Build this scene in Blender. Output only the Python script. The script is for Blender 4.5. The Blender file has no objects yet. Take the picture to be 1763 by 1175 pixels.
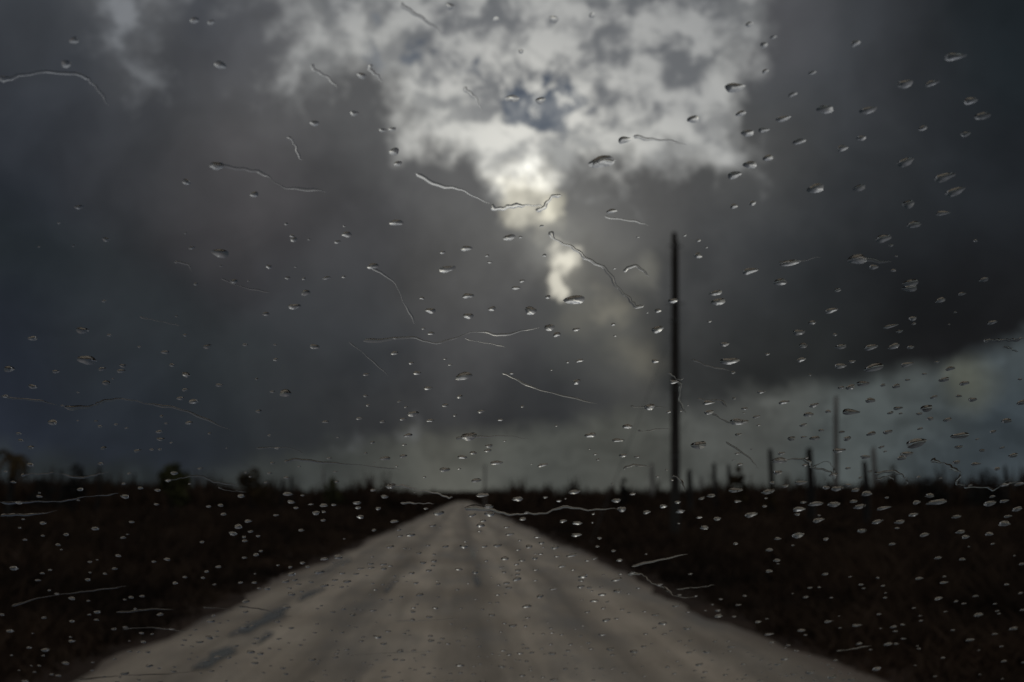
import bpy, math, random
import numpy as np
from mathutils import Vector, Matrix

random.seed(7)
rng = np.random.default_rng(7)
R = math.radians
sc = bpy.context.scene
col = sc.collection

# ------------------------------------------------------------------ camera
W0, H0, LENS = 1763.0, 1175.0, 35.0
FPX = LENS / 36.0 * W0
EYE = Vector((0, 0, 1.5))
YAW = math.atan((881.5 - 797) / FPX)
PITCH = math.atan((858 - 587.5) / FPX)
cd = bpy.data.cameras.new('camera')
cam = bpy.data.objects.new('camera', cd); col.objects.link(cam)
cam.location = EYE
cam.rotation_euler = (math.pi / 2 + PITCH, 0, -YAW)
cd.lens = LENS; cd.sensor_width = 36.0
cd.clip_start = 0.02; cd.clip_end = 8000
cd.dof.use_dof = True
cd.dof.focus_distance = 0.44
cd.dof.aperture_fstop = 12.0
sc.camera = cam
CROT = cam.rotation_euler.to_matrix()


def ray(px, py):
    return (CROT @ Vector(((px - W0 / 2) / FPX, -(py - H0 / 2) / FPX, -1))).normalized()


def at(px, py, Y):
    d = ray(px, py)
    return EYE + d * (Y / d.y)


# ------------------------------------------------------------------ colour
def s2l(c):
    c = c / 255.0
    return c / 12.92 if c <= 0.04045 else ((c + 0.055) / 1.055) ** 2.4


def lin(r, g, b):
    return (s2l(r), s2l(g), s2l(b))


sc.view_settings.view_transform = 'Standard'
sc.view_settings.look = 'None'
sc.view_settings.exposure = 0.0
sc.view_settings.gamma = 1.0
sc.view_settings.use_curve_mapping = False

# ------------------------------------------------------------------ world: storm sky over a Nishita sky
SUN_PX = (902, 300)
sd = ray(*SUN_PX)
SUN_EL = math.asin(sd.z)
SUN_AZ = math.atan2(sd.x, sd.y)
world = bpy.data.worlds.new('World'); sc.world = world
world.use_nodes = True
world.cycles.sampling_method = 'MANUAL'
world.cycles.sample_map_resolution = 192
nt = world.node_tree
nt.nodes.clear()
L = nt.links.new


def node(t, **kw):
    n = nt.nodes.new(t)
    for k, v in kw.items():
        setattr(n, k, v)
    return n


def put(sock, v):
    if isinstance(v, bpy.types.NodeSocket):
        L(v, sock)
    else:
        sock.default_value = v


def mth(op, a, b=None, c=None, clamp=False):
    n = node('ShaderNodeMath', operation=op, use_clamp=clamp)
    put(n.inputs[0], a)
    if b is not None: put(n.inputs[1], b)
    if c is not None: put(n.inputs[2], c)
    return n.outputs[0]


def vec(op, a, b=None, c=None):
    n = node('ShaderNodeVectorMath', operation=op)
    put(n.inputs[0], a)
    if b is not None: put(n.inputs[1], b)
    if c is not None: put(n.inputs[2], c)
    return n.outputs['Value'] if op in ('DISTANCE', 'DOT_PRODUCT', 'LENGTH') else n.outputs['Vector']


def axpy(c, w, acc):                          # c * w + acc without implicit conversions
    n = node('ShaderNodeVectorMath', operation='SCALE')
    n.inputs[0].default_value = c
    L(w, n.inputs['Scale'])
    return vec('ADD', n.outputs['Vector'], acc)


def sstep(v, lo, hi, a=0.0, b=1.0):
    n = node('ShaderNodeMapRange', interpolation_type='SMOOTHSTEP')
    put(n.inputs[0], v)
    for i, x in enumerate((lo, hi, a, b)):
        put(n.inputs[i + 1], x)
    return n.outputs[0]


def noise(v, scale, detail=4.0, rough=0.55, color=False, dist=0.0):
    n = node('ShaderNodeTexNoise', noise_dimensions='3D')
    put(n.inputs['Vector'], v)
    n.inputs['Scale'].default_value = scale
    n.inputs['Detail'].default_value = detail
    n.inputs['Roughness'].default_value = rough
    n.inputs['Distortion'].default_value = dist
    return n.outputs['Color'] if color else n.outputs['Fac']


def mixc(f, a, b, blend='MIX'):
    n = node('ShaderNodeMix', data_type='RGBA', blend_type=blend)
    put(n.inputs[0], f)
    put(n.inputs[6], a if isinstance(a, bpy.types.NodeSocket) else (*a, 1))
    put(n.inputs[7], b if isinstance(b, bpy.types.NodeSocket) else (*b, 1))
    return n.outputs[2]


tc = node('ShaderNodeTexCoord')
D = vec('NORMALIZE', tc.outputs['Generated'])
n1 = noise(D, 17.0, 5, 0.58, True)
w1 = vec('MULTIPLY', vec('SUBTRACT', n1, (0.5, 0.5, 0.5)), (0.13, 0.13, 0.13))
DW = vec('ADD', D, w1)                       # warped direction: ragged cloud edges
w2 = vec('MULTIPLY', vec('SUBTRACT', noise(D, 8.0, 3, 0.5, True), (0.5, 0.5, 0.5)), (0.10, 0.10, 0.10))
DS = vec('ADD', D, w2)                       # softer warp: lumpy cloud shading

DG = vec('MULTIPLY_ADD', w1, (0.35, 0.35, 0.35), D)
DM = vec('MULTIPLY_ADD', w1, (0.7, 0.7, 0.7), D)


def blend_points(V, pts, base, bw=0.02):
    acc = tuple(x * bw for x in base)
    ws = bw
    for (x, y, r, g, b, rad) in pts:
        d = vec('DISTANCE', V, tuple(ray(x, y)))
        w = sstep(d, 0.0, rad / FPX, 1.0, 0.0)
        acc = axpy(lin(r, g, b), w, acc)
        ws = mth('ADD', w, ws)
    return vec('DIVIDE', acc, ws)


# heavy grey cloud: shading by place in the sky
G = 190
dark_pts = [
    (30, 60, 55, 58, 64, G), (120, 120, 60, 62, 66, G), (210, 60, 92, 92, 94, 120), (380, 80, 68, 70, 76, G), (480, 60, 82, 82, 85, 150),
    (30, 250, 42, 46, 55, G), (150, 230, 50, 52, 58, G), (300, 250, 64, 65, 68, G), (450, 220, 80, 79, 81, G), (600, 240, 70, 70, 72, G), (700, 300, 74, 74, 76, G),
    (50, 350, 34, 39, 42, G), (250, 330, 45, 46, 50, G), (430, 330, 70, 68, 70, G), (600, 360, 68, 67, 69, G), (780, 340, 74, 73, 74, G), (1000, 330, 88, 87, 86, 140), (1100, 330, 66, 65, 65, 150),
    (50, 470, 33, 38, 42, G), (250, 470, 40, 44, 47, G), (420, 420, 60, 58, 61, G), (600, 450, 63, 63, 65, G), (800, 430, 80, 79, 78, G), (1000, 430, 104, 102, 98, 130), (1090, 430, 84, 83, 81, 130), (1230, 430, 52, 53, 55, G),
    (50, 560, 34, 37, 46, G), (250, 560, 45, 48, 52, G), (420, 520, 47, 49, 53, G), (600, 560, 52, 54, 57, G), (800, 560, 68, 67, 68, G), (1000, 570, 78, 78, 76, 150), (1085, 600, 84, 83, 79, 120), (1230, 550, 48, 49, 50, G),
    (40, 650, 36, 41, 50, G), (200, 640, 44, 49, 53, G), (380, 620, 52, 56, 58, 150), (550, 650, 43, 45, 48, G), (750, 650, 50, 51, 54, G), (950, 650, 52, 53, 55, G), (1050, 680, 58, 58, 58, 130), (1230, 630, 44, 45, 45, 140),
    (100, 720, 33, 37, 47, G), (300, 740, 36, 40, 47, G), (450, 740, 42, 45, 48, G), (600, 720, 42, 43, 45, G), (800, 710, 46, 46, 47, G),
    (1330, 50, 72, 72, 76, 130), (1400, 150, 62, 64, 68, G), (1550, 100, 48, 50, 54, G), (1740, 60, 28, 33, 37, G), (1320, 280, 70, 70, 70, 150), (1450, 280, 55, 57, 60, G), (1600, 300, 40, 43, 47, G), (1740, 300, 27, 30, 34, G),
    (1400, 430, 44, 46, 49, G), (1600, 450, 32, 34, 37, G), (1740, 480, 22, 23, 26, G), (1400, 560, 32, 34, 35, G), (1600, 560, 25, 25, 26, G), (1740, 560, 26, 26, 27, G), (1350, 630, 38, 39, 39, 140)]
dark = blend_points(DS, dark_pts, lin(62, 64, 68))
lump = noise(DS, 9.0, 4, 0.52)
dark = vec('MULTIPLY', dark, sstep(lump, 0.28, 0.74, 0.93, 1.42))

# thin places in the heavy cloud where the hidden sun shines through
for (x, y, rad, amp, c) in [(898, 300, 58, 0.8, (255, 250, 238)), (900, 297, 36, 0.8, (255, 252, 244)), (905, 348, 58, 0.42, (255, 247, 226)), (918, 375, 40, 0.22, (255, 246, 222)), (952, 352, 34, 0.34, (255, 246, 220)),
                            (962, 446, 40, 0.62, (255, 247, 228)), (957, 491, 26, 0.55, (255, 247, 228)), (985, 468, 34, 0.12, (255, 247, 228)), (1040, 522, 36, 0.10, (250, 236, 205)), (990, 545, 55, 0.05, (250, 236, 205)),
                            (1105, 470, 44, 0.10, (245, 238, 215)), (1085, 600, 55, 0.06, (245, 232, 200)), (870, 410, 80, 0.04, (240, 236, 225)), (930, 405, 70, 0.14, (240, 238, 230)), (1000, 400, 80, 0.05, (240, 238, 230))]:
    d = vec('DISTANCE', DG if amp > 1 else DM, tuple(ray(x, y)))
    w = sstep(d, rad * (0.35 if amp > .3 else -.2) / FPX, rad * (1 if amp > .3 else 1.25) / FPX, amp, 0.0)
    dark = axpy(lin(*c), w, dark)

# high broken layer: blue gaps, grey dapples, bright backlit cloud
sky = node('ShaderNodeTexSky', sky_type='NISHITA')
sky.sun_disc = False
sky.sun_elevation = SUN_EL
sky.sun_rotation = SUN_AZ
sky.dust_density = 0.0
blue = vec('MULTIPLY', sky.outputs[0], (0.022, 0.019, 0.019))
dap = noise(vec('MULTIPLY', DG, (1.0, 1.0, 1.4)), 25.0, 5, 0.56)
sunfall = vec('DISTANCE', D, tuple(sd))
glow = sstep(sunfall, 0.0, 0.40, 1.0, 0.0)
bright = mixc(glow, lin(126, 128, 133), lin(200, 198, 195))
greyc = mixc(glow, lin(86, 88, 93), lin(122, 123, 126))
bright = mixc(sstep(sunfall, 0.0, 0.15, 0.7, 0.0), bright, lin(248, 244, 236))
high = mixc(sstep(dap, 0.38, 0.62), greyc, bright)
gap = None
for (x, y, rad) in [(925, 168, 46), (955, 172, 44), (1000, 150, 28), (803, 104, 17), (727, 96, 14), (595, 78, 16), (942, 116, 22), (930, 200, 18), (620, 74, 12)]:
    g_ = mth('SUBTRACT', rad / FPX, vec('DISTANCE', DW, tuple(ray(x, y))))
    gap = g_ if gap is None else mth('MAXIMUM', gap, g_)
gapm = sstep(mth('MULTIPLY_ADD', mth('SUBTRACT', dap, 0.50), -0.09, gap), -0.004, 0.012)
high = mixc(mth('MULTIPLY', gapm, 0.75), high, blue)
# far from the bright break the same broken layer goes on, greyer
awayc = sstep(vec('DISTANCE', D, tuple(ray(930, 80))), 0.6, 1.1)
high = mixc(mth('MULTIPLY', awayc, 0.7), high, mixc(sstep(dap, 0.35, 0.65), lin(104, 106, 111), lin(168, 169, 172)))

# outline of the heavy cloud: union of rounded heads with ragged edges
discs = [(-150, 520, 420), (90, 330, 230), (40, 40, 120), (120, 160, 110), (370, 120, 112), (340, 30, 78), (435, 70, 82), (330, 330, 200), (470, 200, 78), (520, 330, 180),
         (603, 168, 78), (630, 225, 72), (590, 250, 80), (680, 290, 88), (745, 325, 84), (815, 335, 62), (830, 420, 120), (600, 500, 300), (960, 520, 230),
         (1060, 300, 42), (1010, 345, 45), (1120, 345, 70), (1180, 330, 60), (1160, 450, 150), (1260, 360, 90), (1400, 520, 250), (1610, 230, 318), (1480, 60, 160), (1700, 20, 300), (1420, 330, 150),
         (200, 700, 400), (1000, 700, 300), (1300, 640, 200), (1600, 600, 300), (905, 350, 60), (850, 335, 45), (978, 325, 48), (1010, 300, 34), (2050, 300, 420), (-300, 200, 300), (-500, 600, 400), (2300, 650, 400)]
mm = None
for (x, y, rad) in discs:
    g_ = mth('SUBTRACT', rad / FPX, vec('DISTANCE', DW, tuple(ray(x, y))))
    mm = g_ if mm is None else mth('MAXIMUM', mm, g_)
# elsewhere round the sky: heavy clouds by noise alone
elsew = mth('MULTIPLY', sstep(vec('DISTANCE', D, tuple(ray(881, 400))), 0.62, 0.85), mth('MULTIPLY', mth('SUBTRACT', noise(DW, 2.4, 4, 0.5), 0.52), 0.9))
mm = mth('ADD', mth('MAXIMUM', mm, -0.15), mth('MAXIMUM', elsew, 0.0))
rim = mth('MULTIPLY', mth('MULTIPLY', sstep(mm, -0.055, -0.004), glow), 0.4)
high = mixc(rim, high, lin(220, 218, 213))
cover = sstep(mm, -0.014, 0.027)
thin = mth('MULTIPLY', sstep(mm, 0.0, 0.11, 0.36, 0.0), glow)
dark = mixc(thin, dark, lin(128, 127, 127), 'LIGHTEN')
sky_c = mixc(cover, high, dark)

# paler band under the cloud base
sep = node('ShaderNodeSeparateXYZ'); L(D, sep.inputs[0])
az = mth('ARCTAN2', sep.outputs[0], sep.outputs[1])
el = mth('ARCSINE', sep.outputs[2])
elw = mth('MULTIPLY_ADD', mth('SUBTRACT', noise(DW, 14.0, 4, 0.5), 0.5), 0.05, el)
base_line = [(-400, 790), (0, 752), (180, 800), (330, 812), (480, 780), (620, 752), (800, 742), (930, 735), (1060, 708), (1180, 690), (1300, 672), (1450, 655), (1600, 618), (1763, 575), (2100, 540), (2500, 700)]
rp = node('ShaderNodeValToRGB')
rp.color_ramp.interpolation = 'LINEAR'
els = rp.color_ramp.elements
A0, A1, E1 = -0.75, 0.9, 0.25
for i, (x, y) in enumerate(base_line):
    d = ray(x, y)
    p = (math.atan2(d.x, d.y) - A0) / (A1 - A0)
    v = math.asin(d.z) / E1
    e = els[i] if i < 2 else els.new(p)
    e.position = p; e.color = (v, v, v, 1)
L(mth('DIVIDE', mth('SUBTRACT', az, A0), A1 - A0), rp.inputs[0])
bdiff = mth('SUBTRACT', mth('MULTIPLY', rp.outputs[0], E1), elw)
bandm = sstep(bdiff, -0.012, 0.018)
Bq = 170
band_pts = [(20, 740, 58, 64, 68, 120), (100, 790, 44, 48, 50, Bq), (250, 800, 40, 44, 46, Bq), (450, 800, 52, 55, 55, Bq), (600, 800, 66, 68, 66, 230), (780, 805, 92, 91, 85, 210), (900, 800, 82, 84, 81, Bq),
            (1050, 770, 82, 83, 79, Bq), (1050, 720, 76, 76, 72, Bq), (1250, 720, 88, 89, 87, Bq), (1250, 800, 78, 80, 77, Bq), (1350, 680, 84, 85, 82, 120), (1450, 750, 77, 82, 82, Bq), (1600, 690, 78, 82, 81, 110),
            (1680, 662, 108, 108, 92, 60), (1740, 630, 80, 87, 90, 80), (1600, 740, 66, 73, 76, 120), (1740, 740, 56, 64, 70, Bq), (1700, 800, 60, 66, 70, Bq)]
band = blend_points(vec('MULTIPLY_ADD', w2, (0.6, 0.6, 0.25), D), band_pts, lin(60, 63, 65))
band = vec('MULTIPLY', band, sstep(noise(vec('MULTIPLY', DW, (1, 1, 2.4)), 12.0, 4, 0.5), 0.3, 0.72, 0.78, 1.24))
sky_c = mixc(bandm, sky_c, band)
sky_c = vec('MULTIPLY', sky_c, (10.0, 10.0, 10.0))
bg = node('ShaderNodeBackground'); L(sky_c, bg.inputs[0]); bg.inputs[1].default_value = 0.10
wo = node('ShaderNodeOutputWorld'); L(bg.outputs[0], wo.inputs[0])

# ------------------------------------------------------------------ sun behind the cloud
sl = bpy.data.lights.new('sun', 'SUN')
sl.energy = 0.003; sl.angle = R(14)   # nearly nothing: the sun sits behind storm cloud, whose bright gap in the sky does the lighting; sl.color = (1.0, 0.93, 0.82)
so = bpy.data.objects.new('sun', sl); col.objects.link(so)
so.rotation_euler = (-sd).to_track_quat('-Z', 'Y').to_euler()
so.location = (0, 0, 30)

sc.cycles.max_bounces = 10
sc.cycles.transmission_bounces = 8
sc.cycles.transparent_max_bounces = 12
sc.cycles.diffuse_bounces = 1
sc.cycles.caustics_refractive = True


# ================================================================== materials
class Mat:
    def __init__(self, name):
        self.m = bpy.data.materials.new(name); self.m.use_nodes = True
        self.t = self.m.node_tree
        self.b = self.t.nodes['Principled BSDF']

    def n(self, t, **kw):
        x = self.t.nodes.new(t)
        for k, v in kw.items(): setattr(x, k, v)
        return x

    def l(self, a, b): self.t.links.new(a, b)


def noise_mat(name, ca, cb, scale, rough=0.85, detail=6, stretch=(1, 1, 1), bump=0.0, spec=0.3, lo=0.35, hi=0.65, gen='Object'):
    M = Mat(name)
    tcn = M.n('ShaderNodeTexCoord'); mp = M.n('ShaderNodeMapping')
    M.l(tcn.outputs[gen], mp.inputs[0]); mp.inputs['Scale'].default_value = stretch
    nz = M.n('ShaderNodeTexNoise'); M.l(mp.outputs[0], nz.inputs[0])
    nz.inputs['Scale'].default_value = scale; nz.inputs['Detail'].default_value = detail
    r = M.n('ShaderNodeValToRGB'); M.l(nz.outputs[0], r.inputs[0])
    r.color_ramp.elements[0].position = lo; r.color_ramp.elements[0].color = (*ca, 1)
    r.color_ramp.elements[1].position = hi; r.color_ramp.elements[1].color = (*cb, 1)
    M.l(r.outputs[0], M.b.inputs['Base Color'])
    M.b.inputs['Roughness'].default_value = rough
    M.b.inputs['Specular IOR Level'].default_value = spec
    if bump:
        bp = M.n('ShaderNodeBump'); bp.inputs['Strength'].default_value = bump; bp.inputs['Distance'].default_value = 0.02
        M.l(nz.outputs[0], bp.inputs['Height']); M.l(bp.outputs[0], M.b.inputs['Normal'])
    return M.m


m_soil = noise_mat('soil', (0.030, 0.019, 0.013), (0.060, 0.038, 0.026), 0.9, 0.95, 8, bump=0.6, spec=0.1)
m_scrub = noise_mat('dead_scrub', (0.020, 0.014, 0.010), (0.068, 0.043, 0.028), 0.35, 0.9, 5, spec=0.08)
m_green = noise_mat('shrub_leaf', (0.035, 0.036, 0.015), (0.095, 0.092, 0.036), 1.2, 0.75, 4, spec=0.15)
m_brown = noise_mat('dry_leaf', (0.030, 0.020, 0.010), (0.080, 0.055, 0.026), 1.6, 0.85, 4, spec=0.1)
m_char = noise_mat('charred_wood', (0.012, 0.011, 0.010), (0.045, 0.040, 0.035), 5.0, 0.9, 8, (1, 1, 0.15), 0.5, 0.15)
m_greywood = noise_mat('weathered_wood', (0.13, 0.12, 0.11), (0.26, 0.245, 0.22), 6.0, 0.9, 8, (1, 1, 0.12), 0.4, 0.2)
m_pole = noise_mat('creosoted_pole', (0.014, 0.012, 0.010), (0.050, 0.043, 0.036), 8.0, 0.8, 8, (1, 1, 0.08), 0.4, 0.3)
m_steel = noise_mat('galvanised_steel', (0.10, 0.10, 0.10), (0.18, 0.18, 0.18), 20, 0.5)

# road: pale compacted marl with worn wheel tracks and damp patches
Mr = Mat('marl_road')
tcn = Mr.n('ShaderNodeTexCoord')
sx = Mr.n('ShaderNodeSeparateXYZ'); Mr.l(tcn.outputs['Object'], sx.inputs[0])


def rn(scale, detail=5, stretch=(1, 1, 1), rough=0.55):
    mp = Mr.n('ShaderNodeMapping'); Mr.l(tcn.outputs['Object'], mp.inputs[0]); mp.inputs['Scale'].default_value = stretch
    nz = Mr.n('ShaderNodeTexNoise'); Mr.l(mp.outputs[0], nz.inputs[0])
    nz.inputs['Scale'].default_value = scale; nz.inputs['Detail'].default_value = detail; nz.inputs['Roughness'].default_value = rough
    return nz.outputs[0]


def rramp(v, stops):
    r = Mr.n('ShaderNodeValToRGB'); Mr.l(v, r.inputs[0])
    for i, (p, c) in enumerate(stops):
        e = r.color_ramp.elements[i] if i < 2 else r.color_ramp.elements.new(p)
        e.position = p; e.color = (*c, 1) if isinstance(c, tuple) else (c, c, c, 1)
    return r.outputs[0]


def rmix(f, a, b, blend='MIX'):
    x = Mr.n('ShaderNodeMix', data_type='RGBA', blend_type=blend)
    for s, v in ((x.inputs[0], f), (x.inputs[6], a), (x.inputs[7], b)):
        if isinstance(v, bpy.types.NodeSocket): Mr.l(v, s)
        elif isinstance(v, tuple): s.default_value = (*v, 1)
        else: s.default_value = v
    return x.outputs[2]


def rmath(op, a, b=None):
    x = Mr.n('ShaderNodeMath', operation=op)
    for s, v in ((x.inputs[0], a), (x.inputs[1], b)):
        if isinstance(v, bpy.types.NodeSocket): Mr.l(v, s)
        elif v is not None: s.default_value = v
    return x.outputs[0]


c0 = rramp(rn(0.35, 8), [(0.3, (0.44, 0.35, 0.255)), (0.7, (0.70, 0.58, 0.44))])
grit = rramp(rn(28, 4), [(0.35, 0.78), (0.68, 1.12)])
c1 = rmix(1.0, c0, grit, 'MULTIPLY')
# wheel tracks and the ridge between them, wobbling along the road
wob = rmath('MULTIPLY', rmath('SUBTRACT', rn(0.12, 5), 0.5), 1.3)
xr = rmath('ADD', sx.outputs[0], wob)
track = rramp(rmath('DIVIDE', rmath('ADD', xr, 3.5), 7.0), [(0.0, 0.55), (0.07, 0.85), (0.13, 0.70), (0.22, 1.08), (0.30, 0.60), (0.38, 1.12), (0.47, 0.85), (0.54, 0.58), (0.60, 1.06), (0.66, 1.10), (0.72, 0.64), (0.80, 1.08), (0.88, 0.78), (1.0, 0.55)])
streak = rramp(rn(1.5, 6, (2.0, 0.05, 1), 0.6), [(0.34, 0.70), (0.66, 1.14)])
c2 = rmix(1.0, rmix(1.0, c1, track, 'MULTIPLY'), streak, 'MULTIPLY')
damp = rramp(rn(0.75, 6, (1.6, 0.34, 1), 0.62), [(0.47, 0.0), (0.64, 1.0)])
c3 = rmix(rmath('MULTIPLY', damp, 0.55), c2, (0.10, 0.092, 0.082))
er = rramp(rmath('DIVIDE', rmath('ADD', rmath('ABSOLUTE', sx.outputs[0]), rmath('MULTIPLY', rmath('SUBTRACT', rn(0.7, 5), 0.5), 1.0)), 4.0), [(0.76, 0.0), (0.88, 1.0)])
c4 = rmix(rmath('MULTIPLY', er, 0.6), c3, (0.10, 0.062, 0.045))
Mr.l(c4, Mr.b.inputs['Base Color'])
Mr.l(rmath('SUBTRACT', 0.74, rmath('MULTIPLY', damp, 0.22)), Mr.b.inputs['Roughness'])
Mr.b.inputs['Specular IOR Level'].default_value = 0.24
bp = Mr.n('ShaderNodeBump'); bp.inputs['Strength'].default_value = 0.5; bp.inputs['Distance'].default_value = 0.02
Mr.l(rmath('ADD', rn(9, 6), rmath('MULTIPLY', rn(60, 3), 0.4)), bp.inputs['Height']); Mr.l(bp.outputs[0], Mr.b.inputs['Normal'])
m_road = Mr.m

Mw = Mat('puddle_water')
Mw.b.inputs['Base Color'].default_value = (0.19, 0.175, 0.15, 1)
Mw.b.inputs['Roughness'].default_value = 0.06
Mw.b.inputs['IOR'].default_value = 1.33
nzw = Mw.n('ShaderNodeTexNoise'); nzw.inputs['Scale'].default_value = 18
bpw = Mw.n('ShaderNodeBump'); bpw.inputs['Strength'].default_value = 0.05; bpw.inputs['Distance'].default_value = 0.01
Mw.l(nzw.outputs[0], bpw.inputs['Height']); Mw.l(bpw.outputs[0], Mw.b.inputs['Normal'])
m_puddle = Mw.m

# clear windscreen glass and the water on it
mg = bpy.data.materials.new('clear_glass'); mg.use_nodes = True
gt = mg.node_tree; gt.nodes.clear()
go = gt.nodes.new('ShaderNodeOutputMaterial'); gb = gt.nodes.new('ShaderNodeBsdfTransparent')
gb.inputs[0].default_value = (0.955, 0.965, 0.96, 1); gt.links.new(gb.outputs[0], go.inputs[0])
mwat = bpy.data.materials.new('rain_water'); mwat.use_nodes = True
wt = mwat.node_tree; wt.nodes.clear()
wo2 = wt.nodes.new('ShaderNodeOutputMaterial'); wb = wt.nodes.new('ShaderNodeBsdfGlass')
wb.inputs['IOR'].default_value = 1.333; wb.inputs['Roughness'].default_value = 0.0
wt.links.new(wb.outputs[0], wo2.inputs[0])
m_rubber = noise_mat('black_rubber', (0.012, 0.012, 0.012), (0.03, 0.03, 0.03), 30, 0.7)


# ================================================================== mesh helpers
def mesh_obj(name, verts, faces, mat, parent=None, smooth=False):
    me = bpy.data.meshes.new(name)
    me.from_pydata([tuple(v) for v in verts], [], faces)
    me.materials.append(mat)
    if smooth:
        me.polygons.foreach_set('use_smooth', [True] * len(me.polygons))
    me.update()
    o = bpy.data.objects.new(name, me); col.objects.link(o)
    if parent is not None: o.parent = parent
    return o


def tri_obj(name, V, T, mat, parent=None):
    me = bpy.data.meshes.new(name)
    V = np.asarray(V, np.float32); T = np.asarray(T, np.int32)
    me.vertices.add(len(V)); me.vertices.foreach_set('co', V.ravel())
    me.loops.add(T.size); me.loops.foreach_set('vertex_index', T.ravel())
    me.polygons.add(len(T)); me.polygons.foreach_set('loop_start', np.arange(0, T.size, 3, dtype=np.int32))
    me.update(calc_edges=True); me.validate()
    me.materials.append(mat)
    o = bpy.data.objects.new(name, me); col.objects.link(o)
    if parent is not None: o.parent = parent
    return o


def empty(name, loc):
    o = bpy.data.objects.new(name, None); col.objects.link(o); o.location = loc; o.empty_display_size = 0.2
    return o


def tag(o, label, cat=None, group=None, kind=None):
    o['label'] = label
    if cat: o['category'] = cat
    if group: o['group'] = group
    if kind: o['kind'] = kind
    return o


# ================================================================== ground, road, puddles
gx = np.array([-3000, -800, -200, -60, -20, -8, -4.2, -3.3, 0, 3.3, 4.2, 8, 20, 60, 200, 800, 3000], float)
gy = np.array([-300, -50, 0, 6, 14, 30, 60, 120, 300, 900, 3500], float)
gv, gf = [], []
for y in gy:
    for x in gx:
        a = abs(x)
        gv.append((x, y, -0.03 if a <= 3.3 else (-0.02 if a < 5 else -0.10)))
nx = len(gx)
for j in range(len(gy) - 1):
    for i in range(nx - 1):
        gf.append((j * nx + i, j * nx + i + 1, (j + 1) * nx + i + 1, (j + 1) * nx + i))
g = mesh_obj('ground', gv, gf, m_soil); g['kind'] = 'structure'

# road: slightly crowned strip with ragged edges, ending where it drops behind a very slight rise
rv, rf = [], []
ys = [-8 + i * 0.5 for i in range(100)] + [42 + i * 2.5 for i in range(64)] + [205, 240, 300, 380, 460]
prof = [-1, -0.85, -0.5, 0, 0.5, 0.85, 1]
for k, y in enumerate(ys):
    jl = 0.16 * math.sin(y * 0.33 + 1) + 0.10 * math.sin(y * 0.71) + 0.07 * math.sin(y * 1.93 + 1) + random.uniform(-.06, .06)
    jr = 0.16 * math.sin(y * 0.29) + 0.10 * math.sin(y * 0.63 + 2) + 0.07 * math.sin(y * 2.2 + .4) + random.uniform(-.06, .06)
    for p in prof:
        w = (3.47 + jl) if p < 0 else (3.42 + jr)
        z = 0.03 - 0.035 * p * p - (0.03 if abs(p) == 1 else 0)
        rv.append((p * w, y, z))
n_ = len(prof)
for k in range(len(ys) - 1):
    for i in range(n_ - 1):
        rf.append((k * n_ + i, k * n_ + i + 1, (k + 1) * n_ + i + 1, (k + 1) * n_ + i))
road = mesh_obj('road', rv, rf, m_road, smooth=True); road['kind'] = 'structure'


def puddle(cx, cy, rx, ry, n=40):
    ph = [random.uniform(0, 6.28) for _ in range(5)]
    vs = []
    for k in range(n):
        a = 2 * math.pi * k / n
        r = 1 + .24 * math.sin(2 * a + ph[0]) + .2 * math.sin(3 * a + ph[1]) + .14 * math.sin(5 * a + ph[2]) + .10 * math.sin(8 * a + ph[3]) + .06 * math.sin(13 * a + ph[4])
        vs.append((cx + rx * r * math.cos(a), cy + ry * r * math.sin(a)))
    vs.append((cx, cy))
    vs = [(x, y, 0.034 - 0.035 * min(1, (x / 3.4) ** 2) + 0.004) for (x, y) in vs]
    o = mesh_obj('puddle', vs, [(k, (k + 1) % n, n) for k in range(n)], m_puddle)
    o['kind'] = 'structure'


for a in [(-2.42, 12.9, .15, 1.2), (-2.30, 9.9, .12, .55), (-2.36, 16.2, .09, 1.0), (-2.80, 23, .08, 2.6), (-2.1, 11.2, .05, .4), (.30, 27, .045, 2.6), (.27, 18.5, .05, 1.6), (.34, 21.8, .025, .8), (-1.2, 17.5, .04, 1.4)]:
    puddle(*a)


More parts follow.
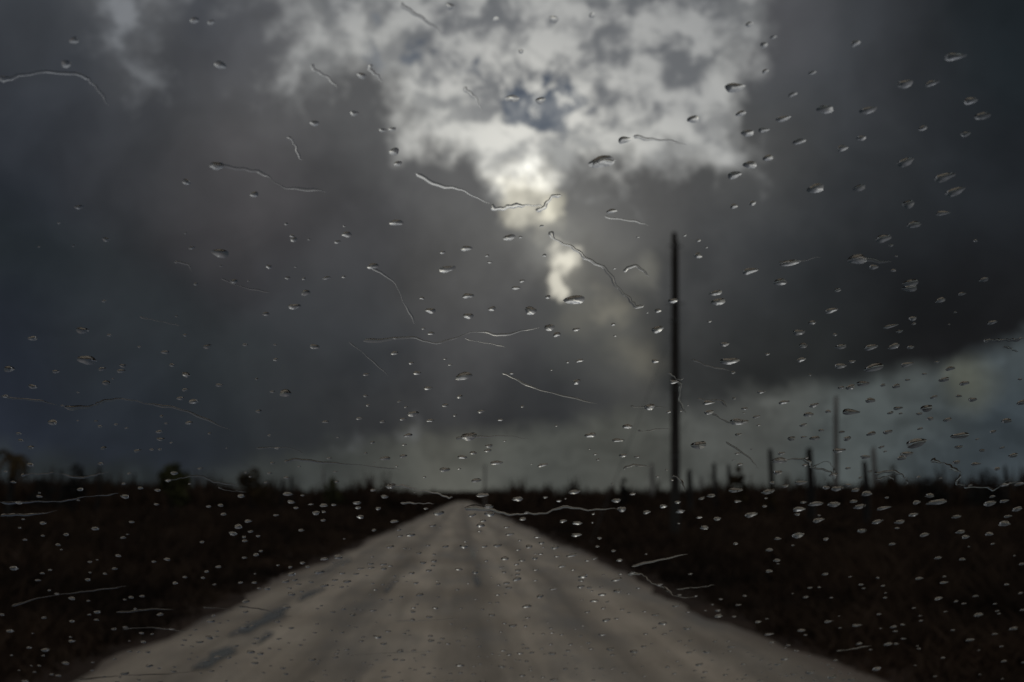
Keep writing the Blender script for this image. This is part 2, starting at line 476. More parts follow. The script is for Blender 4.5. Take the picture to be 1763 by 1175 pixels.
# ================================================================== scrub (dead bracken and twigs), one mass
def blades(cx, cy, cz, nb, h, spread, width):
    """nb bent strips per clump; arrays cx.. one per clump"""
    n = len(cx)
    a = rng.uniform(0, 2 * np.pi, (n, nb)); lean = rng.uniform(0.1, 1.0, (n, nb)) ** 0.8
    hh = h[:, None] * rng.uniform(0.45, 1.0, (n, nb))
    b = rng.normal(0, 0.35, (n, nb, 2)) * spread[:, None, None]
    bx = cx[:, None] + b[..., 0]; by = cy[:, None] + b[..., 1]; bz = np.broadcast_to(cz[:, None], (n, nb))
    ww = width[:, None] * rng.uniform(0.6, 1.4, (n, nb))
    wa = rng.uniform(0, 2 * np.pi, (n, nb))
    wx, wy = np.cos(wa) * ww, np.sin(wa) * ww
    lx, ly = np.cos(a) * lean * spread[:, None], np.sin(a) * lean * spread[:, None]
    P = np.empty((n, nb, 5, 3))
    P[..., 0, 0] = bx - wx * .5; P[..., 0, 1] = by - wy * .5; P[..., 0, 2] = bz
    P[..., 1, 0] = bx + wx * .5; P[..., 1, 1] = by + wy * .5; P[..., 1, 2] = bz
    mx, my, mz = bx + lx * .4, by + ly * .4, bz + hh * .65
    P[..., 2, 0] = mx - wx; P[..., 2, 1] = my - wy; P[..., 2, 2] = mz
    P[..., 3, 0] = mx + wx; P[..., 3, 1] = my + wy; P[..., 3, 2] = mz - 0.1 * hh
    P[..., 4, 0] = bx + lx; P[..., 4, 1] = by + ly; P[..., 4, 2] = bz + hh
    V = P.reshape(-1, 3)
    k = np.arange(n * nb) * 5
    T = np.concatenate([np.stack([k, k + 1, k + 3], 1), np.stack([k, k + 3, k + 2], 1), np.stack([k + 2, k + 3, k + 4], 1)])
    return V, T


def field(n, y0, y1, hfun, nb, wid, half):
    u = rng.uniform(0, 1, n)
    y = y0 * (y1 / y0) ** u
    side = np.where(rng.uniform(0, 1, n) < .5, -1, 1)
    lim = 6 + y * half
    x = side * (3.5 + rng.uniform(0, .4, n) + rng.uniform(0, 1, n) ** 1.5 * lim)
    h = hfun(np.abs(x), y) * rng.uniform(.55, 1.25, n)
    return blades(x, y, np.full(n, -0.10), nb, h, h * .75 + 0.05, wid * np.sqrt(y / 10))


def hnear(ax, y):
    e = np.clip((ax - 3.6) / 3.0, 0, 1)
    return (0.18 + 0.50 * e) * (1 + np.clip((y - 30) / 80, 0, 2.0)) * (0.8 + 0.4 * np.sin(ax * .9 + y * .37) ** 2)


V1, T1 = field(26000, 3.5, 130, hnear, 11, 0.012, .75)
o = tri_obj('dead_bracken', V1, T1, m_scrub)
tag(o, 'dark brown dead bracken and twigs covering both verges', kind='stuff')


def far_band(n, y0, y1, hmin, hmax, nb, wid):
    y = rng.uniform(y0, y1, n)
    x = rng.uniform(-.75, .75, n) * y + y * .05
    keep = np.abs(x) > 3.9 + np.clip(60 / y, 0, 1)
    x, y = x[keep], y[keep]
    p = 0.5 + 0.25 * np.sin(x * .11 + 1) + 0.25 * np.sin(x * .37 + y * .05)
    h = hmin + (hmax - hmin) * p * rng.uniform(.4, 1.1, len(x))
    h = h * (1 + .5 * np.clip((np.abs(x / y - .05) - .06) * 4, 0, 1))
    sp = rng.uniform(0, 1, len(x)) < .08
    h = np.where(sp, h * 1.5, h)
    return blades(x, y, np.full(len(x), -0.1), nb, h, np.where(sp, h * .16, h * .45), np.full(len(x), wid))


V2, T2 = far_band(11000, 90, 260, 1.4, 3.1, 14, 0.10)
V3, T3 = far_band(7000, 260, 520, 2.0, 4.4, 12, 0.24)
# thicket that closes the view where the road bends away
n4 = 1500
y4 = rng.uniform(465, 620, n4); x4 = rng.uniform(-18, 18, n4)
V4, T4 = blades(x4, y4, np.full(n4, -.1), 12, rng.uniform(3.2, 5.6, n4), rng.uniform(1.4, 2.6, n4), np.full(n4, .35))
o = tri_obj('far_thicket', np.concatenate([V2, V3, V4]), np.concatenate([T2, T3 + len(V2), T4 + len(V2) + len(V3)]), m_scrub)
tag(o, 'dark distant thicket along the horizon', kind='stuff')


# ================================================================== snags, poles, shrubs
def trunk_mesh(name, h, r0, r1, mat, parent, bend=0.0, jag=0.0, seg=9, rings=10, flare=0.0):
    vs, fs = [], []
    ph = random.uniform(0, 6.28)
    for k in range(rings + 1):
        t = k / rings
        r = r0 + (r1 - r0) * t + flare * max(0, 1 - t * 6) ** 2
        cx = bend * math.sin(t * 2.1 + .2) ; cy = bend * .5 * math.sin(t * 3 + ph)
        for s in range(seg):
            a = 2 * math.pi * s / seg
            rr = r * (1 + .10 * math.sin(3 * a + ph + t * 2) + random.uniform(-.05, .05))
            z = t * h
            if k == rings and jag:
                z += jag * (0.5 + 0.5 * math.sin(a * 1.0 + ph)) + random.uniform(-.4, .4) * jag * .5
            vs.append((cx + rr * math.cos(a), cy + rr * math.sin(a), z))
    for k in range(rings):
        for s in range(seg):
            fs.append((k * seg + s, k * seg + (s + 1) % seg, (k + 1) * seg + (s + 1) % seg, (k + 1) * seg + s))
    vs.append((bend * math.sin(2.3), 0, h - (jag * .2)))
    top = len(vs) - 1
    for s in range(seg): fs.append((rings * seg + s, rings * seg + (s + 1) % seg, top))
    return mesh_obj(name, vs, fs, mat, parent, smooth=True)


def tube(name, pts, rads, mat, parent, seg=7):
    vs, fs = [], []
    for i, p in enumerate(pts):
        p = Vector(p)
        d = (Vector(pts[min(i + 1, len(pts) - 1)]) - Vector(pts[max(i - 1, 0)])).normalized()
        u = d.orthogonal().normalized(); v = d.cross(u)
        for s in range(seg):
            a = 2 * math.pi * s / seg
            vs.append(p + (u * math.cos(a) + v * math.sin(a)) * rads[i])
    for i in range(len(pts) - 1):
        for s in range(seg):
            fs.append((i * seg + s, i * seg + (s + 1) % seg, (i + 1) * seg + (s + 1) % seg, (i + 1) * seg + s))
    fs.append(tuple(range(seg))[::-1]); fs.append(tuple(range((len(pts) - 1) * seg, len(pts) * seg)))
    return mesh_obj(name, vs, fs, mat, parent, smooth=True)


# the tall utility pole
b = at(1160, 858, 34.0); b.z = -0.1
ph_ = at(1160, 400, 34.0).z + 0.1
pr = empty('utility_pole', b)
tag(pr, 'tall dark wooden utility pole standing alone beside the road', 'pole')
pr.rotation_euler = (0, math.atan2(at(1161, 400, 34.0).x - b.x, ph_), 0)
trunk_mesh('shaft', ph_ - .35, .165, .125, m_pole, pr, 0.015, 0, 14, 14)
vs = []
tp = ph_ - .36
cap_v = [(0.115 * math.cos(2 * math.pi * s / 12), 0.115 * math.sin(2 * math.pi * s / 12), tp) for s in range(12)] + [(0.085 * math.cos(2 * math.pi * s / 12), 0.085 * math.sin(2 * math.pi * s / 12), tp + .34) for s in range(12)]
mesh_obj('tip', cap_v, [(s, (s + 1) % 12, 12 + (s + 1) % 12, 12 + s) for s in range(12)] + [tuple(range(12, 24))], m_pole, pr)
for zz, lx in ((ph_ - 2.6, .34), (ph_ - .55, .26)):
    tube('bracket', [(-lx, -.16, zz), (lx, -.16, zz)], [.022, .022], m_steel, pr)
for zz in (ph_ - 3.2, ph_ - 5.6, 3.0):
    ring = [(0.165 * math.cos(a), 0.165 * math.sin(a), zz) for a in [2 * math.pi * s / 14 for s in range(15)]]
    tube('strap', ring, [.016] * 15, m_steel, pr, 5)
gw0 = at(1158, 545, 34.0) - b
gw1 = at(1015, 900, 33.0) - b
tube('guy_wire', [(gw0.x, gw0.y, gw0.z), (gw1.x, gw1.y, .0)], [.012, .012], m_steel, pr, 5)


def far_pole(px, ytop, Y, w, label, mat):
    c = at(px, 858, Y); h = at(px, ytop, Y).z
    e = empty('utility_pole', (c.x, c.y, -.1)); tag(e, label, 'pole')
    e.rotation_euler = (0, math.atan2(at(px, ytop, Y).x - c.x, h), 0)
    r = w / 2 / FPX * Y
    trunk_mesh('shaft', h + .1, r * 1.15, r * .85, mat, e, 0.01, 0, 10, 8)
    tube('bracket', [(-.3, 0, h - .25), (.3, 0, h - .25)], [.03, .03], m_steel, e, 5)


far_pole(1439, 682, 125, 8.5, 'thin pale grey utility pole rising above the dark broken trunks', m_greywood)
far_pole(835, 800, 170, 3.6, 'faint far-off pole on the skyline just beside the end of the road', m_greywood)


def snag(px, ytop, Y, w, label, mat, flare=0.0, stubs=1, skirt=0, bend=0.06):
    c = at(px, 858, Y); h = at(px, ytop, Y).z + .1
    e = empty('dead_tree', (c.x, c.y, -.1)); tag(e, label, 'dead tree', 'bare broken trunks standing in the scrub')
    r = w * 1.2 / 2 / FPX * Y
    trunk_mesh('trunk', h - .25, r * 1.15, r * .8, mat, e, bend, r * 1.6, 9, 10, flare)
    for k in range(stubs):
        z = h * random.uniform(.45, .8); s = random.choice((-1, 1)); q = random.uniform(.25, .5)
        tube('branch', [(0, 0, z), (s * q * .6, .05, z + .12), (s * q, .1, z + .3)], [r * .35, r * .25, r * .1], mat, e, 5)
    if skirt:
        n = 60
        z = rng.uniform(0, skirt, n); a = rng.uniform(0, 6.28, n); rr = r * 2.6 * (1 - z / skirt * .75)
        V, T = blades(np.cos(a) * rr, np.sin(a) * rr, z, 4, np.full(n, .7), np.full(n, .25), np.full(n, .04))
        tri_obj('undergrowth', V, T, m_brown, e)
    return e


snag(1326, 772, 62, 8, 'leaning bare trunk with a bushy skirt at its foot', m_char, 0.12, 1, 1.9, .16)
snag(1395, 772, 44, 12, 'thickest black broken trunk rising from the scrub', m_char, 0.05, 0, 0, .05)
snag(1490, 794, 48, 10, 'short black broken trunk beside a taller paler one', m_char, 0.06, 1)
snag(1507, 772, 125, 8, 'tall pale grey bare trunk behind the short black one', m_greywood, 0.05, 0)
snag(1230, 798, 90, 6.5, 'slim dark bare trunk, taller of a close pair', m_char, 0.03, 1)
snag(1256, 800, 100, 6, 'slim bare trunk right beside a rounded brown bush', m_char, 0.03, 0)
snag(1187, 812, 80, 9, 'stubby dark stump next to the tall utility pole', m_char, 0.06, 1)
snag(1208, 822, 120, 5, 'very thin low bare stem between two stumps', m_greywood, 0.02, 0)
snag(1123, 798, 110, 6, 'faint grey bare trunk on the road side of the utility pole', m_greywood, 0.03, 0)
snag(555, 806, 120, 3.2, 'thin pale dead stem above the thicket beside a small bush', m_greywood, 0.02, 1)
snag(635, 824, 140, 4, 'low thin dead stem on the skyline near the road', m_greywood, 0.02, 0)
snag(485, 824, 90, 5, 'dark dead stem with a twin beside the flat-topped bush', m_char, 0.02, 1)
snag(500, 820, 93, 5, 'taller dark dead stem of the twin pair', m_char, 0.02, 1)
snag(163, 800, 80, 4, 'spindly dead stem leaning over the left thicket', m_char, 0.02, 2, 0, .3)
snag(100, 806, 85, 4, 'spindly dead stem left of the ragged shrub', m_char, 0.02, 2, 0, .2)
snag(1733, 800, 90, 5, 'thin dead stem at the end of the right-hand thicket', m_char, 0.02, 1)


def leaf_cloud(n, cfun, size):
    c = cfun(n)
    u = rng.normal(0, 1, (n, 3)); u /= np.linalg.norm(u, axis=1)[:, None]
    w = rng.normal(0, 1, (n, 3)); w -= (w * u).sum(1)[:, None] * u; w /= np.linalg.norm(w, axis=1)[:, None]
    s = size * rng.uniform(.6, 1.4, n)[:, None]
    P = np.stack([c - u * s, c + w * s * .45, c + u * s, c - w * s * .45], 1).reshape(-1, 3)
    k = np.arange(n) * 4
    return P, np.concatenate([np.stack([k, k + 1, k + 2], 1), np.stack([k, k + 2, k + 3], 1)])


def shrub(px, ytop, Y, wpx, label, mat, group=None, n=900, name='shrub', cat='bush', low=0.1):
    c = at(px, 858, Y); h = at(px, ytop, Y).z + .1
    e = empty(name, (c.x, c.y, -.1)); tag(e, label, cat, group)
    rw = wpx / 2 / FPX * Y
    lobes = [(random.uniform(-.6, .6) * rw, random.uniform(-.5, .5) * rw, h * random.uniform(.35, .8), random.uniform(.28, .5) * min(rw, h * .5)) for _ in range(9)]
    lobes.append((0, 0, h - .35 * min(rw, h), .36 * min(rw, h)))
    pt = []
    for k, l in enumerate(lobes):
        q = [(0, 0, 0), (l[0] * .3, l[1] * .3, l[2] * .5), (l[0], l[1], l[2])]
        if k < 5: tube('stem', q, [.05, .035, .012], m_char, e, 5)

    def cf(n):
        L_ = np.array(lobes); i = rng.integers(0, len(L_), n)
        d = rng.normal(0, 1, (n, 3)); d /= np.linalg.norm(d, axis=1)[:, None]
        rr = rng.uniform(.2, 1.1, n)[:, None] ** .6
        p = L_[i, :3] + d * rr * L_[i, 3:4]
        p[:, 2] = np.maximum(p[:, 2], low)
        return p
    V, T = leaf_cloud(n, cf, .10 + .0006 * Y)
    tri_obj('crown', V, T, mat, e)
    return e


shrub(295, 797, 55, 70, 'rounded dark green bush standing highest above the left thicket', m_green, None, 1500)
shrub(435, 806, 75, 66, 'flat-topped brownish green bush beside twin dead stems', m_brown, None, 900)
shrub(572, 822, 85, 40, 'small low bush beside a thin pale dead stem', m_green, None, 700)
shrub(128, 798, 70, 60, 'ragged open shrub between spindly dead stems', m_char, None, 700)
shrub(1273, 803, 75, 30, 'rounded brown bush among the bare trunks', m_brown, None, 900)
shrub(1075, 824, 85, 18, 'small dark bush on the skyline left of the utility pole', m_char, None, 400)
shrub(1540, 800, 95, 30, 'loose thin shrub beyond the pale bare trunk', m_brown, None, 260)
shrub(1600, 818, 90, 90, 'low wide shrub in the right-hand thicket', m_char, None, 700)
shrub(1700, 808, 80, 80, 'tall ragged shrub near the thin dead stem on the right', m_char, None, 900)
shrub(70, 822, 75, 60, 'low dark shrub beside the drooping palm', m_char, None, 600)

# drooping palm at the far left
c = at(15, 858, 58); h = at(15, 785, 58).z + .1
e = empty('palm_tree', (c.x, c.y, -.1)); tag(e, 'small wind-battered palm with drooping brown fronds', 'palm tree')
trunk_mesh('trunk', h, .20, .15, m_char, e, .08, 0, 9, 10, .05)
for k, (az_, ln, dr, rise) in enumerate([(0.2, 1.1, 1.1, .25), (0.9, 1.0, 1.2, .1), (-.5, 1.1, 1.3, .2), (2.9, .9, .5, .55), (3.4, 1.0, .7, .5), (2.3, .8, .6, .4), (4.2, .8, 1.2, .1), (5.2, 1.0, 1.3, .15), (1.6, .9, 1.2, .1), (0.5, .8, 1.4, .0)]):
    vs, fs = [], []
    nseg = 9
    spine = []
    for i in range(nseg + 1):
        t = i / nseg
        spine.append(Vector((math.cos(az_) * ln * math.sin(t * 1.4), math.sin(az_) * ln * math.sin(t * 1.4), h + rise * math.sin(t * 2.2) - dr * t ** 2.2)))
    sd_ = Vector((-math.sin(az_), math.cos(az_), 0))
    for i in range(nseg):
        p = spine[i]; q = spine[i + 1]
        for s in (-1, 1):
            l_ = .42 * math.sin(math.pi * (i + .7) / (nseg + 1)) + .08
            tip = (p + q) / 2 + sd_ * s * l_ + Vector((0, 0, -.22 * random.uniform(.6, 1.3)))
            m = len(vs); vs += [p, q, tip]; fs.append((m, m + 1, m + 2))
        m = len(vs); w = sd_ * .025
        vs += [p - w, p + w, q + w, q - w]; fs.append((m, m + 1, m + 2, m + 3))
    mesh_obj('frond', vs, fs, m_brown, e)


# ================================================================== windscreen with rain
PANE = R(37)
AXIS_D = 0.40
dax = ray(W0 / 2, H0 / 2)
P0 = EYE + dax * AXIS_D
UX = Vector((1, 0, 0))
UY = Vector((0, -math.cos(PANE), math.sin(PANE)))     # up the slope, back towards the driver
UN = UX.cross(UY).normalized()                        # candidate normal
if UN.y < 0: UN = -UN                                 # outside of the car
TH = 0.005
ws = empty('windscreen', P0)
tag(ws, 'clear sloping car windscreen covered with raindrops and wind-blown trickles', 'windscreen')


def pl(u, v, n=0.0):                                  # pane coordinates to root-local
    return UX * u + UY * v + UN * n


def pane_uv(px, py):
    d = ray(px, py)
    t = (P0 + UN * TH - EYE).dot(UN) / d.dot(UN)
    q = EYE + d * t - P0
    return q.dot(UX), q.dot(UY), t


PW, PV0, PV1 = 0.72, -0.42, 0.36
corn = [(-PW, PV0), (PW, PV0), (PW * .86, PV1), (-PW * .86, PV1)]
vs = [pl(u, v, 0) for u, v in corn] + [pl(u, v, TH) for u, v in corn]
mesh_obj('pane', vs, [(0, 1, 2, 3), (7, 6, 5, 4), (0, 4, 5, 1), (1, 5, 6, 2), (2, 6, 7, 3), (3, 7, 4, 0)], mg, ws)
oc = [(-PW - .04, PV0 - .04), (PW + .04, PV0 - .04), (PW * .86 + .035, PV1 + .04), (-PW * .86 - .035, PV1 + .04)]
ic = [(u * .994, v * .994) for u, v in corn]
vs = [pl(u, v, -.012) for u, v in oc] + [pl(u, v, -.012) for u, v in ic] + [pl(u, v, TH + .012) for u, v in oc] + [pl(u, v, TH + .012) for u, v in ic]
fs = []
for k in range(4):
    j = (k + 1) % 4
    fs += [(k, j, 4 + j, 4 + k), (8 + k, 12 + k, 12 + j, 8 + j), (k, 8 + k, 8 + j, j), (4 + k, 4 + j, 12 + j, 12 + k)]
mesh_obj('rubber_seal', vs, fs, m_rubber, ws)


def drop_geo(a, b, ang, tail, hgt, seg=14, rings=4):
    """closed dome of water on the pane: footprint a x b, tail drawn out along +a; plane base"""
    ph = [random.uniform(0, 6.28) for _ in range(3)]
    ca, sa = math.cos(ang), math.sin(ang)
    rad = []
    for s in range(seg):
        t = 2 * math.pi * s / seg
        r = 1 + .11 * math.sin(2 * t + ph[0]) + .09 * math.sin(3 * t + ph[1]) + .04 * math.sin(5 * t + ph[2])
        x, y = math.cos(t) * r, math.sin(t) * r
        if x > 0: x *= 1 + tail; y *= 1 - .45 * min(1, tail) * max(0, math.cos(t)) ** 1.2
        rad.append((x * a, y * b))
    vs, fs = [], []
    sk = random.uniform(-.1, .1) * b
    slump = random.uniform(.15, .38)
    for k in range(rings):
        q = 1 - (k / rings)
        z = hgt * (1 - q * q) ** 1.12
        o_ = 1 - q
        for (x, y) in rad:
            xx, yy = x * q - .12 * a * o_, y * q - slump * b * o_ + sk * o_
            vs.append((xx * ca - yy * sa, xx * sa + yy * ca, z))
    vs.append(((-.12 * a) * ca - (-slump * b + sk) * sa, (-.12 * a) * sa + (-slump * b + sk) * ca, hgt))
    top = len(vs) - 1
    for k in range(rings - 1):
        for s in range(seg):
            fs.append((k * seg + s, k * seg + (s + 1) % seg, (k + 1) * seg + (s + 1) % seg, (k + 1) * seg + s))
    for s in range(seg): fs.append(((rings - 1) * seg + s, (rings - 1) * seg + (s + 1) % seg, top))
    nb = len(vs)
    for (x, y) in rad: vs.append((x * ca - y * sa, x * sa + y * ca, 0.0))
    fs.append(tuple(range(nb + seg - 1, nb - 1, -1)))
    return vs, fs


GAPN = TH + 0.00008


def orient(V, F, nbase):
    """faces outward: the dome away from the glass, the flat base (nbase(f)) towards it"""
    out = []
    for f in F:
        P = [Vector(V[i]) for i in f]
        n = Vector((0, 0, 0))
        for i in range(1, len(P) - 1): n += (P[i] - P[0]).cross(P[i + 1] - P[0])
        up = n.dot(UN) > 0
        out.append(tuple(f) if up != nbase(f) else tuple(reversed(f)))
    return out


def water_obj(name, V, F, parent=None):
    F = orient(V, F, lambda f: len(f) > 4)
    me = bpy.data.meshes.new(name); me.from_pydata(V, [], F)
    me.materials.append(mwat)
    sm = [len(f) <= 4 for f in F]
    me.polygons.foreach_set('use_smooth', sm); me.update()
    o = bpy.data.objects.new(name, me); col.objects.link(o); o.parent = ws
    return o


# raindrops read off the photograph as (x, y, width): blocks of a 600 x 400 window, 2.937 times enlarged
Z = 2.937
blocks = {
    (1163, 640): [(160, 158, 55), (165, 207, 55), (315, 255, 90), (118, 373, 85), (315, 320, 35), (405, 230, 40), (430, 105, 40), (543, 157, 50), (697, 172, 45), (670, 218, 48), (770, 203, 32), (876, 205, 85), (985, 147, 45), (945, 62, 65), (885, 80, 45), (838, 82, 30), (1117, 75, 40), (1048, 70, 28), (1357, 42, 48), (1460, 60, 42), (1307, 130, 35), (1430, 125, 32), (1502, 143, 38), (1750, 158, 50), (1270, 187, 60), (1232, 215, 30), (1122, 187, 45), (1087, 210, 30), (1375, 245, 38), (1670, 250, 50), (1216, 363, 100), (1440, 325, 80), (1432, 383, 38), (1550, 400, 32), (1605, 305, 32), (1236, 290, 30), (990, 315, 45), (1073, 307, 42), (703, 338, 50), (587, 340, 42), (645, 272, 38), (737, 298, 28), (838, 307, 35), (868, 340, 38), (820, 400, 60), (1168, 418, 55), (1140, 438, 50), (960, 433, 45), (533, 415, 35), (525, 450, 80), (515, 512, 45), (465, 608, 70), (300, 600, 75), (178, 628, 45), (130, 642, 35), (632, 563, 65), (555, 580, 35), (762, 588, 35), (815, 593, 55), (870, 575, 38), (967, 618, 55), (310, 657, 35), (450, 682, 28), (645, 662, 30), (707, 670, 72), (620, 697, 55), (617, 723, 28), (800, 672, 60), (900, 657, 35), (928, 684, 60), (1045, 692, 65), (1285, 628, 42), (1218, 662, 38), (1322, 661, 88), (1200, 725, 42), (1133, 761, 45), (1015, 761, 55), (942, 806, 48), (717, 753, 55), (620, 829, 55), (378, 725, 60), (145, 790, 42), (210, 745, 40), (120, 738, 30), (25, 708, 45), (1418, 735, 42), (1660, 770, 55), (1678, 733, 35), (1590, 668, 50), (1657, 657, 40), (1727, 696, 45), (1440, 811, 42), (1585, 822, 40), (1465, 837, 38), (1095, 873, 32), (1325, 943, 40), (1450, 950, 35), (515, 845, 38), (475, 902, 40), (1230, 1047, 40), (757, 1025, 30), (510, 955, 38), (1740, 570, 45), (1600, 633, 30), (1627, 493, 30), (1707, 425, 45), (1420, 460, 35)],
    (580, 640): [(460, 85, 42), (640, 25, 100), (385, 215, 55), (330, 242, 35), (230, 255, 28), (315, 152, 26), (620, 128, 35), (725, 203, 45), (360, 323, 45), (665, 330, 90), (245, 440, 50), (335, 428, 40), (543, 497, 50), (632, 433, 48), (687, 412, 38), (768, 377, 36), (805, 462, 65), (700, 552, 60), (1283, 322, 55), (1580, 180, 60), (1467, 278, 55), (1415, 348, 60), (1035, 475, 55), (270, 580, 50), (240, 633, 38), (100, 665, 42), (107, 690, 30), (118, 735, 38), (187, 802, 28), (290, 758, 40), (183, 600, 28), (730, 625, 70), (765, 683, 50), (915, 645, 52), (1052, 637, 28), (1120, 655, 28), (1195, 610, 65), (1412, 653, 45), (1495, 620, 32), (1565, 712, 38), (1650, 682, 36), (1735, 707, 40), (1720, 662, 35), (1440, 697, 48), (1143, 757, 38), (1210, 767, 50), (1210, 827, 50), (515, 717, 55), (680, 728, 42), (770, 722, 52), (485, 780, 34), (370, 827, 48), (320, 832, 28), (725, 777, 45), (873, 823, 42), (858, 787, 30), (1010, 838, 34), (972, 885, 38), (1033, 867, 32), (1102, 890, 44), (640, 885, 44), (745, 885, 32), (812, 880, 40), (915, 902, 30), (935, 955, 34), (850, 945, 44), (235, 975, 34), (168, 972, 32), (117, 997, 34), (295, 1060, 34), (378, 1020, 30), (400, 1070, 26), (510, 1075, 30), (435, 967, 34), (548, 885, 34), (490, 925, 20), (1185, 930, 55), (1135, 985, 40), (1110, 935, 32), (1007, 1002, 32), (915, 1005, 34), (830, 990, 26), (615, 1000, 36), (700, 1015, 36), (1245, 1035, 48), (1410, 1053, 65), (1420, 1110, 42), (1090, 1100, 38), (1300, 1160, 42), (910, 1050, 44), (858, 1070, 32), (1235, 1057, 30)],
    (0, 640): [(165, 77, 40), (265, 258, 48), (535, 58, 45), (940, 18, 35), (1107, 70, 36), (1443, 110, 62), (1377, 103, 26), (978, 152, 44), (955, 260, 36), (1308, 202, 34), (1645, 255, 34), (810, 343, 36), (523, 388, 32), (693, 402, 38), (153, 472, 36), (1010, 492, 30), (25, 126, 30), (405, 597, 32), (632, 633, 42), (198, 632, 28), (710, 590, 26), (880, 515, 35), (478, 795, 42), (333, 825, 26), (790, 672, 26), (1115, 677, 30), (1130, 722, 34), (1055, 683, 24), (1205, 785, 42), (1178, 820, 38), (1265, 810, 32), (1253, 757, 38), (1235, 857, 34), (1450, 620, 48), (1470, 660, 36), (1497, 690, 26), (1570, 672, 28), (1637, 677, 38), (1637, 710, 24), (1632, 753, 30), (1393, 727, 30), (1523, 803, 28), (1020, 863, 24), (845, 950, 30), (580, 997, 28), (1295, 927, 32), (1235, 942, 26), (1105, 988, 30), (1045, 1012, 26), (935, 1040, 24), (885, 1070, 26), (1215, 1068, 24), (1285, 1068, 26), (1475, 1025, 45), (1440, 1062, 45), (1510, 1075, 30), (1350, 1098, 36), (1473, 1125, 40), (1610, 1015, 48), (1690, 1055, 36), (1640, 1082, 42), (1710, 938, 45), (1640, 948, 40), (1555, 988, 24), (1467, 990, 22), (1525, 1112, 26)],
    (1163, 0): [(370, 125, 40), (448, 230, 35), (495, 190, 28), (453, 362, 30), (295, 445, 90), (90, 605, 65), (330, 575, 48), (365, 675, 68), (440, 660, 55), (378, 835, 65), (468, 800, 45), (295, 888, 75), (540, 603, 65), (620, 718, 60), (755, 555, 88), (970, 560, 75), (840, 752, 55), (1160, 823, 80), (1350, 900, 95), (1410, 972, 95), (710, 955, 85), (930, 952, 65), (1178, 1035, 60), (1345, 1080, 60), (1205, 1138, 60), (1545, 590, 80), (1490, 512, 55), (1290, 425, 65), (1160, 427, 70), (1400, 290, 95), (1250, 650, 40), (1465, 680, 45), (910, 220, 40), (590, 480, 40), (940, 700, 45), (295, 1045, 40), (390, 1030, 35), (690, 370, 35)],
    (1163, 350): [(370, 345, 80), (570, 305, 100), (205, 455, 60), (215, 500, 80), (530, 400, 68), (1190, 405, 70), (1185, 432, 70), (785, 545, 65), (1080, 625, 65), (1130, 650, 35), (1340, 492, 42), (1560, 388, 40), (690, 605, 40), (620, 655, 55), (245, 715, 50), (270, 800, 90), (635, 793, 42), (835, 727, 55), (985, 730, 60), (1105, 725, 52), (1187, 730, 38), (830, 825, 60), (890, 803, 35), (1005, 832, 90), (1165, 818, 70), (1385, 838, 48), (1200, 585, 36), (290, 857, 30), (465, 765, 25), (1050, 180, 75), (920, 285, 90)],
    (580, 350): [(300, 100, 65), (870, 175, 60), (655, 230, 55), (180, 320, 65), (555, 335, 80), (660, 470, 55), (905, 430, 40), (665, 572, 50), (475, 545, 55), (785, 535, 40), (980, 545, 62), (1200, 490, 100), (1075, 630, 60), (1112, 665, 40), (1225, 798, 45), (1620, 640, 60), (1608, 800, 38), (1212, 905, 42), (1210, 640, 38), (935, 395, 30), (50, 160, 50), (1700, 905, 50), (1700, 495, 45), (405, 860, 40), (145, 868, 35)],
    (580, 0): [(125, 385, 40), (85, 575, 48), (230, 660, 35), (280, 655, 35), (290, 768, 55), (305, 830, 45), (1030, 510, 50), (885, 500, 70), (1340, 820, 120), (1450, 710, 60), (930, 262, 30), (805, 100, 35), (1290, 80, 35), (1095, 100, 50), (570, 35, 50), (1385, 1070, 50)],
    (0, 0): [(980, 105, 45), (1065, 115, 35), (1110, 330, 55), (1590, 625, 45), (375, 205, 45), (335, 325, 50), (395, 1050, 45), (1095, 840, 75), (1285, 985, 45), (940, 922, 40)],
    (0, 350): [(435, 795, 95), (415, 645, 55), (165, 685, 42), (45, 840, 50), (515, 840, 40), (610, 850, 40), (870, 820, 32), (940, 868, 40), (1115, 255, 85), (1485, 525, 60), (1485, 185, 35), (1545, 455, 50), (1045, 727, 50), (1590, 727, 45), (280, 853, 32)],
}
drops = []
for (x0, y0), lst in blocks.items():
    for (x, y, w) in lst:
        drops.append((x0 + x / Z, y0 + y / Z, w / Z))
seen = [(x, y, w) for (x, y, w) in drops]
# many finer drops: dense low on the glass, sparse above
tries = 0
fine = []
while len(fine) < 760 and tries < 20000:
    tries += 1
    x = random.uniform(0, 1763)
    y = 1175 - abs(random.gauss(0, 190)) if random.random() < .88 else random.uniform(380, 900)
    if y < 0: continue
    on_road = y > 862 and -2.3 * (y - 858) < x - 797 < 2.3 * (y - 858)
    if y > 840 and not on_road and random.random() < .6: continue
    w = random.choice((random.uniform(4, 8), random.uniform(6, 10), random.uniform(8, 15)))
    if any(abs(x - a) < (w + c) * .6 and abs(y - b_) < (w + c) * .3 for a, b_, c in seen): continue
    fine.append((x, y, w)); seen.append((x, y, w))
drops = sorted(drops + fine, key=lambda q: -q[2])


def drop_at(x, y, wpx):
    u, v, t = pane_uv(x, y)
    a = wpx / 2 / FPX * t
    asp = random.uniform(.62, .9) if wpx < 22 else random.uniform(.5, .72)
    ang = R(random.uniform(2, 20))
    tail = random.choice((0, 0, .15, .3, .6)) if wpx > 9 else random.choice((0, 0, .3))
    a /= (1 + tail / 2)
    b_ = a * asp
    hgt = b_ * (random.uniform(.28, .44) if y < 600 else random.uniform(.28, .46) if y < 860 else random.uniform(.34, .56))
    V, F = drop_geo(a, b_, ang, tail, hgt, 14 if wpx > 12 else 10, 4 if wpx > 12 else 3)
    return [u, v], V, F


